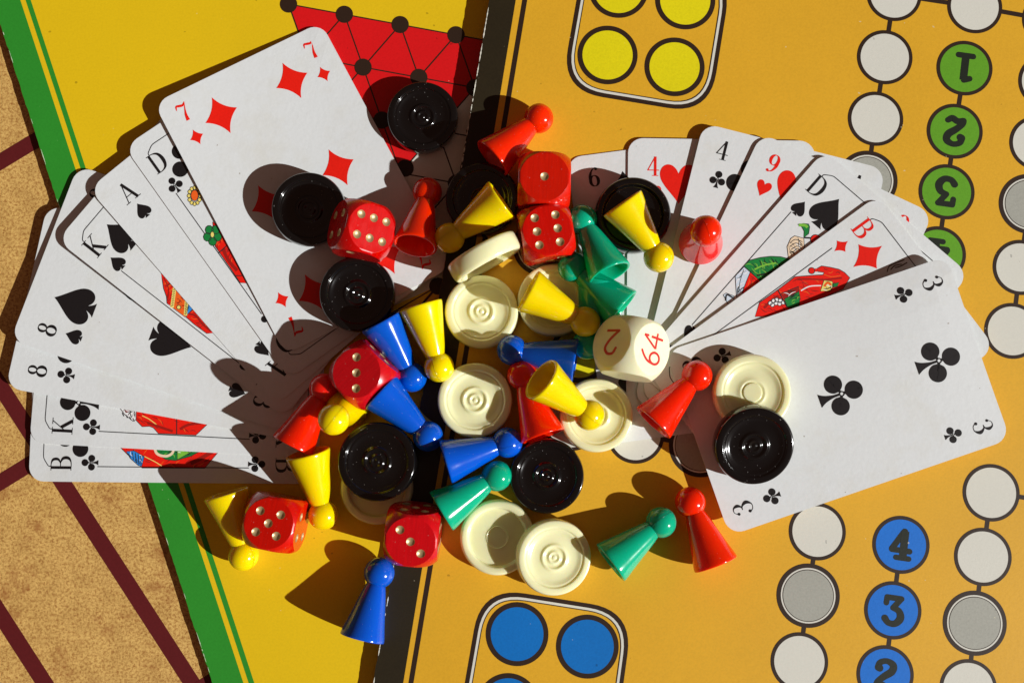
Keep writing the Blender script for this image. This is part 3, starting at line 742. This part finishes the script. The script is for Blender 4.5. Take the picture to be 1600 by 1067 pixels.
for p in ([(715, 160), (760, 130), (820, 150)], [(715, 190), (765, 160), (820, 185)], [(725, 215), (775, 185), (815, 205)], [(735, 240), (780, 205), (800, 225)]): k.pxs("picture_outline", p, .22, M['line_ink'], *a, dz=.05)
k.px("picture_leaf", [(780, 6), (830, -2), (872, 2), (880, 25), (872, 82), (832, 115), (835, 62), (815, 25)], M['green_ink'], *a, dz=.045)
k.pxs("picture_leaf", [(790, 10), (840, 12), (862, 30)], .9, M['lightgreen_ink'], *a, dz=.056)
k.pxs("picture_outline", [(835, 115), (890, 118)], .5, M['line_ink'], *a, dz=.056)
k.px("picture_cherry", disc(930, 132, 42, 20), M['red_ink'], *a, dz=.045)
k.px("picture_clasp", [(160, 590), (185, 576), (248, 600), (250, 640), (200, 668)], M['pale_ink'], *a, dz=.04)
k.pxs("picture_outline", [(180, 640), (190, 590), (240, 615)], .5, M['line_ink'], *a, dz=.056)
k = X['BD']
k.px("picture_robe", [(425, 772), (462, 655), (615, 550), (758, 440), (862, 432), (945, 426), (992, 424), (1000, 405), (950, 398), (942, 372), (980, 350), (1055, 362), (1125, 378), (1172, 405), (1215, 448), (1160, 540), (700, 760)], M['red_ink'], *a)
k.px("picture_bell", disc(897, 390, 26, 18), M['red_ink'], *a, dz=.05)
k.pxs("picture_outline", [(925, 385), (945, 385)], 1.0, M['red_ink'], *a, dz=.044)
k.px("picture_tunic", [(668, 625), (792, 562), (800, 612), (790, 700), (700, 700)], M['green_ink'], *a, dz=.042)
k.px("picture_tunic", [(640, 580), (790, 520), (792, 562), (668, 625)], M['darkred_ink'], *a, dz=.038)
k.px("picture_collar", [(970, 560), (1000, 468), (1068, 478), (1082, 512), (1050, 560)], M['gold_ink'], *a, dz=.042)
k.pxs("picture_outline", [(1000, 520), (1030, 490), (1060, 510)], .7, M['orange_ink'], *a, dz=.05)
k.px("picture_hat", [(1070, 498), (1125, 488), (1110, 520), (1070, 530)], M['green_ink'], *a, dz=.045)
for x, y in ((552, 660), (580, 640), (605, 632), (635, 640), (660, 655), (600, 660), (570, 675), (630, 665)): k.px("picture_flower", disc(x, y, 17, 10), M['white_ink'], *a, dz=.05+.001*(x % 7))
k.pxs("picture_outline", [(808, 556), (880, 520), (975, 514)], .35, M['white_ink'], *a, dz=.05)
k.pxs("picture_outline", [(780, 460), (900, 460), (1000, 465), (1150, 450)], .5, M['darkred_ink'], *a, dz=.05)
k.pxs("picture_outline", [(1000, 420), (1060, 440), (1140, 430)], .25, M['orange_ink'], *a, dz=.05)
k.pxs("picture_outline", [(615, 550), (690, 690)], .35, M['line_ink'], *a, dz=.056)
k.pxs("picture_outline", [(500, 700), (560, 640), (620, 600)], .8, M['darkred_ink'], *a, dz=.045)
a = (1260, 330, 4.638)
for p in ([(585, 440), (600, 400), (650, 375), (710, 352)], [(610, 425), (640, 395), (690, 385)], [(640, 410), (680, 400), (730, 372)]): k.pxs("picture_hair", p, .32, M['line_ink'], *a, dz=.05)
k = X['6C']

# ------------------------------------------------------------------ pieces
def lathe(profile, n=72, close=True):
    bm = bmesh.new(); rings = []
    for r, z in profile:
        if r < 1e-6: rings.append([bm.verts.new((0, 0, z))])
        else: rings.append([bm.verts.new((r*math.cos(2*math.pi*i/n), r*math.sin(2*math.pi*i/n), z)) for i in range(n)])
    for a, b in zip(rings, rings[1:]):
        for i in range(n):
            j = (i+1) % n
            if len(a) == 1 and len(b) == 1: continue
            if len(a) == 1: bm.faces.new((a[0], b[j], b[i]))
            elif len(b) == 1: bm.faces.new((a[i], a[j], b[0]))
            else: bm.faces.new((a[i], a[j], b[j], b[i]))
    bmesh.ops.recalc_face_normals(bm, faces=bm.faces)
    for v in bm.verts: v.co *= MM
    return bm
def fine(profile, n=4): return catmull(profile, n)

# checker, radius 1 -> scaled; z from 0 (bottom) to T (top)
T = 5.0; RC = 11.5
face = [(1.0, .55), (.985, .82), (.965, .94), (.93, .985), (.86, 1.0), (.805, .99), (.785, .945), (.765, .90), (.745, .89), (.72, .885), (.67, .83), (.62, .785), (.57, .765), (.50, .755), (.42, .765), (.375, .79), (.345, .85), (.315, .875), (.285, .85), (.26, .79), (.225, .765), (.19, .78), (.16, .835), (.135, .85), (.105, .815), (.075, .78), (.05, .81), (.03, .835), (0, .835)]
plain = [(1.0, .55), (.985, .80), (.96, .93), (.92, 1.0), (.84, 1.0), (.79, .96), (.765, .82), (.75, .70), (.72, .66), (.55, .655), (.30, .655), (.285, .70), (.27, .655), (.1, .655), (0, .655)]
knob = face[:15] + [(.36, .80), (.32, .83), (.28, .80), (.25, .78), (.24, .84), (.225, .865), (.12, .865), (0, .865)]
under = [(0, .18), (.70, .18), (.74, .12), (.78, .02), (.86, 0), (.94, 0), (.985, .06), (1.0, .2), (1.0, .55)]
def checker_mesh(top, name):
    pr = [(r*RC, z*T) for r, z in under] + fine([(r*RC, z*T) for r, z in top], 3)[1:]
    return bm_mesh(lathe(pr, 96), name, True)
CM = {}
for tp, nm in ((face, 'ringed'), (plain, 'plain'), (knob, 'knob')):
    for cn in ('black', 'cream'):
        me = checker_mesh(tp, "checker"); me.materials.append(M[cn]); CM[(nm, cn)] = me
def tiltm(az_px, deg):
    """rotation that tips +Z by deg towards image direction az (degrees, y down)"""
    d = Vector((math.cos(R_(az_px)), -math.sin(R_(az_px)), 0)); ax = Vector((0, 0, 1)).cross(d)
    return Matrix.Rotation(R_(deg), 4, ax)
def checker(colr, px, py, rpx, ztop, label, tilt=None, kind='ringed', spin=None):
    p = P(px, py, ztop); s = F_PX/((CAM-p).length*1.0)
    # distance along the view axis gives the scale
    depth = (CAM-p).dot(RX @ Vector((0, 0, 1))); R0 = rpx*depth/F_PX
    o = new_obj("checker", CM[(kind, colr)])
    rm = tiltm(*tilt) if tilt else Matrix.Identity(4)
    sc2 = R0/RC
    n = rm @ Vector((0, 0, 1))
    loc = p-n*T*1.0
    o.matrix_world = Matrix.Translation(loc*MM) @ rm @ Matrix.Rotation(random.uniform(0, 6), 4, 'Z') @ Matrix.Diagonal((sc2, sc2, 1, 1))
    tag(o, label, "checker", colr+" checkers in the pile"); return o

checker('black', 660, 181, 56, 7.2, "black checker beyond the top right edge of the seven of diamonds", (20, 2))
checker('black', 482, 326, 58, 10.7, "black checker on the seven of diamonds behind the tilted red die", (35, 7))
checker('black', 558, 459, 59.5, 10.6, "black checker on the seven of diamonds below the tilted red die", (30, 6))
checker('cream', 588, 762, 57.5, 6.5, "shaded cream checker lying under a glossy black one", kind='plain')
checker('black', 588, 721, 62.5, 12.8, "glossy black checker on top of a shaded cream one", (190, 2))
checker('black', 854.5, 744, 59, 9.9, "black checker flat on the amber board below the blue and green pawns", (90, 1.5))
checker('black', 989.5, 335, 60, 13.2, "black checker under a yellow pawn on the right card fan", (100, 3), 'plain')
checker('black', 753, 310, 58, 11.0, "black checker under the shaded yellow pawn beside the red dice", (180, 2))
checker('cream', 752, 486, 58, 10.2, "cream checker half shaded between the two yellow pawns above the blue heads", (180, 1))
checker('cream', 866, 468, 57.5, 10.4, "orange-tinted cream checker under a yellow pawn below the red dice")
checker('cream', 742, 625, 59, 10.2, "cream checker in the middle of the pile above the blue pawn")
checker('cream', 932.5, 649, 58, 11.0, "cream checker with a yellow pawn head resting in it", (60, 2))
checker('cream', 1177, 613, 61, 15.5, "cream checker lying on the three of clubs", kind='knob')
checker('black', 1180, 698, 63, 18.6, "black checker tilted against a cream one on the three of clubs", (85, 15))
checker('cream', 777, 840, 59, 9.6, "shaded cream checker with a plain recessed face, below the green pawn", kind='plain')
checker('cream', 867, 871.5, 59.5, 12.4, "bright cream checker leaning on the shaded one at the bottom", (10, 9))
# the cream checker standing on its edge
ctr = P(756, 393, 27.0); ctr.z = 16.9
nrm = (Vector((.48, -.88, 0)).normalized()*math.cos(R_(-2)) + Vector((0, 0, math.sin(R_(-2))))).normalized()
q = nrm.to_track_quat('Z', 'Y').to_matrix().to_4x4()
o = new_obj("checker", CM[('plain', 'cream')]); o.matrix_world = Matrix.Translation((ctr-nrm*T*.58)*MM) @ q @ Matrix.Diagonal((1, 1, 1.16, 1))
tag(o, "cream checker standing on its edge between yellow pawn and red die", "checker", "cream checkers in the pile")

# pawns
HL = 19.9; HR = 4.65
body_prof = [(0, 9.0), (3.0, 8.8), (4.2, 6.0), (5.5, 1.2), (5.95, .15), (6.3, 0), (6.65, .05), (6.8, .35), (6.75, .9), (6.45, 2.2), (5.9, 4.3), (5.3, 6.8), (4.7, 9.4), (4.1, 12.0), (3.55, 14.2), (3.2, 15.4), (2.95, 16.2), (2.6, 16.8)]
prof = body_prof[:3] + fine(body_prof[3:], 3)
PM = {}
for cn in ('red', 'red_clear', 'yellow', 'green', 'blue'):
    bmb = lathe(prof, 64); me = bm_mesh(bmb, "pawn_body", True); me.materials.append(M[cn])
    bmh = bmesh.new(); bmesh.ops.create_uvsphere(bmh, u_segments=48, v_segments=28, radius=HR*MM)
    for v in bmh.verts: v.co.z += HL*MM
    for j in range(2):
        N = 56; rr = []
        for i in range(N):
            t = 2*math.pi*i/N
            c = Vector((math.cos(t), 0, math.sin(t))) if j == 0 else Vector((math.cos(t)*math.cos(.35), math.sin(t), math.cos(t)*math.sin(.35)))
            nn = Vector((0, 1, 0)) if j == 0 else Vector((-math.sin(.35), 0, math.cos(.35)))
            rr.append([bmh.verts.new((c*(HR+.035)+nn*.07)*MM+Vector((0, 0, HL*MM))), bmh.verts.new((c*(HR+.035)-nn*.07)*MM+Vector((0, 0, HL*MM))), bmh.verts.new((c*(HR-.05)-nn*.07)*MM+Vector((0, 0, HL*MM))), bmh.verts.new((c*(HR-.05)+nn*.07)*MM+Vector((0, 0, HL*MM)))])
        for i in range(N):
            a_, b_2 = rr[i], rr[(i+1) % N]
            for q_ in range(4): bmh.faces.new((a_[q_], a_[(q_+1) % 4], b_2[(q_+1) % 4], b_2[q_]))
        break
    mh = bm_mesh(bmh, "pawn_head", True); mh.materials.append(M[cn])
    # mould seam: a hair-thin raised line over the head
    PM[cn] = (me, mh)
def pawn(cn, head, bas, zh, zb, label):
    h, b = P(head[0], head[1], zh), P(bas[0], bas[1], zb)
    mid = (h+b)/2; dz = zh-zb; hz = h-b; hz.z = 0
    hz = hz.normalized()*math.sqrt(max(0.01, HL**2-dz**2)) if hz.length > 1e-6 else hz
    ax = Vector((hz.x, hz.y, dz)).normalized()
    loc = mid-ax*HL/2
    e = bpy.data.objects.new("pawn", None); C.objects.link(e); e.empty_display_size = .005
    e.matrix_world = Matrix.Translation(loc*MM) @ ax.to_track_quat('Z', 'Y').to_matrix().to_4x4() @ Matrix.Rotation(random.uniform(0, 6), 4, 'Z')
    for nm, me in (("body", PM[cn][0]), ("head", PM[cn][1])): new_obj(nm, me, e)
    c0 = cn.split('_')[0]
    tag(e, label, "pawn", c0+" pawns in the pile"); return e
# red
pawn('red', (840, 187), (770, 247), 11.0, 13.0, "red pawn lying above the red die that shows one")
pawn('red', (668, 299), (648, 386), 6.6, 13.6, "shaded red pawn with its hollow base showing, beside the tilted die")
pawn('red_clear', (1107.6, 361), (1090, 380), 28.6, 8.8, "red pawn standing upright on the right card fan")
pawn('red', (1080, 788), (1117, 878), 10.0, 11.6, "red pawn lying on the board at lower right beside the green pawn")
pawn('red', (1087, 589), (1022, 659), 13.0, 13.8, "red pawn lying on the cards left of the checkers on the three of clubs")
pawn('red', (817, 590), (847, 678), 9.8, 11.8, "red pawn lying under a yellow one in the middle")
pawn('red', (506, 608), (458, 696), 9.2, 10.4, "red pawn lying on the left fan beside the upright yellow pawn")
# yellow
pawn('yellow', (704, 371), (783, 313), 14.0, 17.6, "shaded yellow pawn lying on a black checker left of the dice")
pawn('yellow', (1027, 399), (974, 320), 16.5, 19.6, "yellow pawn lying on a black checker on the right fan")
pawn('yellow', (911, 501), (828, 456), 14.0, 16.8, "yellow pawn lying on an orange-tinted cream checker, head towards the ivory cube")
pawn('yellow', (685, 570), (658, 480), 9.8, 11.8, "yellow pawn pointing down between blue pawn and cream checker")
pawn('yellow', (921.5, 649), (844, 591), 15.6, 24.0, "yellow pawn with raised base, its head in a cream checker")
pawn('yellow', (523, 648), (541, 641), 24.0, 4.6, "yellow pawn standing beside the red die that shows three, seen from above")
pawn('yellow', (504, 798), (482, 712), 6.6, 10.6, "yellow pawn lying between black checker and the die that shows five")
pawn('yellow', (380, 864), (354, 773), 6.1, 8.4, "yellow pawn at the lower left, half hidden behind the die that shows five")
# green
pawn('green', (912, 348), (951, 424), 12.6, 17.0, "green pawn right of the lower red six die")
pawn('green', (898, 420), (970, 480), 12.6, 14.6, "green pawn with its base towards the right cards above the ivory cube")
pawn('green', (918, 535), (936, 442), 10.2, 11.6, "dark shaded green pawn mostly hidden, its head left of the ivory cube")
pawn('green', (774.7, 744), (690, 798), 9.4, 11.2, "green pawn lying above the shaded cream checker")
pawn('green', (1030, 818), (956, 877), 9.5, 11.2, "green pawn lying on the board at lower right beside the red pawn")
# blue
pawn('blue', (642, 586), (597, 504), 6.8, 11.0, "blue pawn between the die that shows three and the yellow pawn")
pawn('blue', (666, 679), (597, 614), 10.0, 12.0, "blue pawn lying just above the stacked black checker")
pawn('blue', (790, 692), (698, 721), 9.6, 11.4, "blue pawn lying parallel above the green pawn")
pawn('blue', (804, 548), (896, 563), 9.9, 11.8, "blue pawn under the yellow pawn with the raised base")
pawn('blue', (592, 897), (566, 995), 7.0, 9.3, "blue pawn alone at the bottom against the edge of the amber board")

# dice
def evaluated(o):
    bpy.context.view_layer.update(); dg = bpy.context.evaluated_depsgraph_get()
    return bpy.data.meshes.new_from_object(o.evaluated_get(dg))
def cut_cube(name, a, rho, Rs, mat, cutter_bm=None, fine_bevel=.28):
    """a cube with rounded edges, trimmed by a ball so that every face ends in a circle, pips scooped out, edges eased"""
    bm = bmesh.new(); bmesh.ops.create_cube(bm, size=2*a*MM)
    bmesh.ops.bevel(bm, geom=bm.edges[:]+bm.verts[:], offset=rho*MM, segments=4, profile=.5, affect='EDGES')
    o = new_obj(name, bm_mesh(bm, name), None, (mat,)); tmp = []
    b3 = bmesh.new(); bmesh.ops.create_icosphere(b3, subdivisions=5, radius=Rs*MM); tmp.append(new_obj("ball", bm_mesh(b3, "ball")))
    md = o.modifiers.new("ball", 'BOOLEAN'); md.object = tmp[0]; md.operation = 'INTERSECT'; md.solver = 'EXACT'
    if cutter_bm is not None:
        tmp.append(new_obj("cutter", bm_mesh(cutter_bm, "cutter")))
        md = o.modifiers.new("pips", 'BOOLEAN'); md.object = tmp[1]; md.operation = 'DIFFERENCE'; md.solver = 'EXACT'
    nm = evaluated(o); o.modifiers.clear(); o.data = nm
    for t in tmp: me = t.data; bpy.data.objects.remove(t); bpy.data.meshes.remove(me)
    bm = bmesh.new(); bm.from_mesh(nm)
    bmesh.ops.remove_doubles(bm, verts=bm.verts, dist=.03*MM)
    bmesh.ops.dissolve_limit(bm, angle_limit=R_(1.0), verts=bm.verts, edges=bm.edges)
    bm.to_mesh(nm); bm.free()
    md = o.modifiers.new("ease", 'BEVEL'); md.width = fine_bevel*MM; md.segments = 3; md.limit_method = 'ANGLE'; md.angle_limit = R_(17); md.use_clamp_overlap = True
    nm2 = evaluated(o); o.modifiers.clear(); o.data = nm2; nm2.name = name
    for p in nm2.polygons: p.use_smooth = True
    wn = o.modifiers.new("normals", 'WEIGHTED_NORMAL'); wn.keep_sharp = True; wn.weight = 80
    return o
DA = 8.0
def pip_xy(n):
    d = 3.3; h = 4.15; c = 3.15
    return {1: [(0, 0)], 2: [(-d, d), (d, -d)], 3: [(-d, d), (0, 0), (d, -d)], 4: [(-c, c), (c, c), (-c, -c), (c, -c)], 5: [(-c, c), (c, c), (0, 0), (-c, -c), (c, -c)],
            6: [(-c, h), (-c, 0), (-c, -h), (c, h), (c, 0), (c, -h)], 60: [(h, -c), (0, -c), (-h, -c), (h, c), (0, c), (-h, c)]}[n]
FR = {'top': ((1, 0, 0), (0, 1, 0)), 'bottom': ((-1, 0, 0), (0, 1, 0)), 'east': ((0, 1, 0), (0, 0, 1)), 'west': ((0, -1, 0), (0, 0, 1)), 'south': ((1, 0, 0), (0, 0, 1)), 'north': ((-1, 0, 0), (0, 0, 1))}
PR_ = 1.28; PD = .55; SR = (PR_**2+PD**2)/(2*PD)
bmp = bmesh.new()                                             # the gilt bowl in a pip
rings = []
for i in range(6):
    t = i/5; r = PR_*1.0*t; z = -(math.sqrt(SR**2-r**2)-(SR-PD))+.03
    rings.append([bmp.verts.new((0, 0, z))] if i == 0 else [bmp.verts.new((r*math.cos(2*math.pi*j/20), r*math.sin(2*math.pi*j/20), z)) for j in range(20)])
for j in range(20): bmp.faces.new((rings[0][0], rings[1][j], rings[1][(j+1) % 20]))
for a, b in zip(rings[1:], rings[2:]):
    for j in range(20): bmp.faces.new((a[j], b[j], b[(j+1) % 20], a[(j+1) % 20]))
for v in bmp.verts: v.co *= MM
pipme = bm_mesh(bmp, "pip", True); pipme.materials.append(M['gold'])
def die(px, py, ztop, spin, tilt, faces, label):
    sb = bmesh.new()
    for side, n in faces.items():
        r, u = Vector(FR[side][0]), Vector(FR[side][1]); nn = r.cross(u)
        for x, y in pip_xy(n):
            c = nn*(DA+SR-PD)+r*x+u*y
            bmesh.ops.create_icosphere(sb, subdivisions=3, radius=SR*MM, matrix=Matrix.Translation(c*MM))
    o = cut_cube("die", DA, 1.1, 10.9, M['die_red'], sb)
    for side, n in faces.items():
        r, u = Vector(FR[side][0]), Vector(FR[side][1]); nn = r.cross(u)
        mt = Matrix((r, u, nn)).transposed().to_4x4()
        for x, y in pip_xy(n):
            pp = new_obj("pip", pipme, o); pp.matrix_local = Matrix.Translation((nn*DA+r*x+u*y)*MM) @ mt
    rm = (tiltm(*tilt) if tilt else Matrix.Identity(4)) @ Matrix.Rotation(R_(-spin), 4, 'Z')
    c = P(px, py, ztop)-(rm @ Vector((0, 0, 1)))*DA
    o.matrix_world = Matrix.Translation(c*MM) @ rm
    tag(o, label, "die", "red dice in the pile"); return o
die(851, 276, 21.8, 1.5, None, dict(top=1, bottom=6, east=3, west=4, north=5, south=2), "red die showing one pip on top")
die(855.5, 359.5, 21.4, -9.5, (0, 2), dict(top=6, bottom=1, east=4, west=3, north=2, south=5), "red die showing six, just below the one with a single pip")
die(581, 356.5, 21.0, 11.5, (5, 31), dict(top=60, bottom=1, east=3, west=4, north=5, south=2), "tilted red die showing six with four pips on its left side")
die(557, 582.5, 19.0, 45, (185, 10), dict(top=3, bottom=4, east=1, west=6, north=5, south=2), "red die turned like a diamond showing three in a vertical row")
die(419.5, 817.5, 18.2, 11, (200, 4), dict(top=5, bottom=2, east=4, west=3, north=1, south=6), "red die showing five at lower left")
die(641.5, 846, 20.0, 5, (95, 12), dict(top=3, bottom=4, east=6, west=1, north=5, south=2), "scratched red die showing three in a slanting row above the blue pawn")

# ivory doubling cube
WA = 8.6
cube = cut_cube("doubling_cube", WA, 1.6, 11.45, M['cube_cream'], None, .45)
rmc = Matrix.Rotation(R_(-11), 4, 'Z') @ Matrix.Rotation(R_(-4), 4, 'X') @ Matrix.Rotation(R_(40), 4, 'Y')
cc = P(986, 545, 17.5)
cube.matrix_world = Matrix.Translation(cc*MM) @ rmc
tag(cube, "ivory cube tipped on its edge with red numbers 64 and 2", "doubling cube")
def cube_txt(prims, r, u, lab):
    r, u = Vector(r), Vector(u); nn = r.cross(u)
    bm = flat_bm(prims, step=.004)
    for v in bm.verts: v.co = (nn*(WA+.02+v.co.z)+r*v.co.x+u*v.co.y)*MM
    new_obj("printed_number", bm_mesh(bm, "printed_number"), cube, (M['cube_ink'],))['label'] = lab
cube_txt(place(centred(G['t6']), -2.5, .2, 8.2, 0, .9) + place(centred(G['t4']), 2.5, .2, 8.2, 0, .9), (0, 1, 0), (-1, 0, 0), "red number 64")
cube_txt(place(centred(G['t2']), 0, 0, 7.6, 0, 1.2), (0, 0, -1), (0, -1, 0), "red number 2")
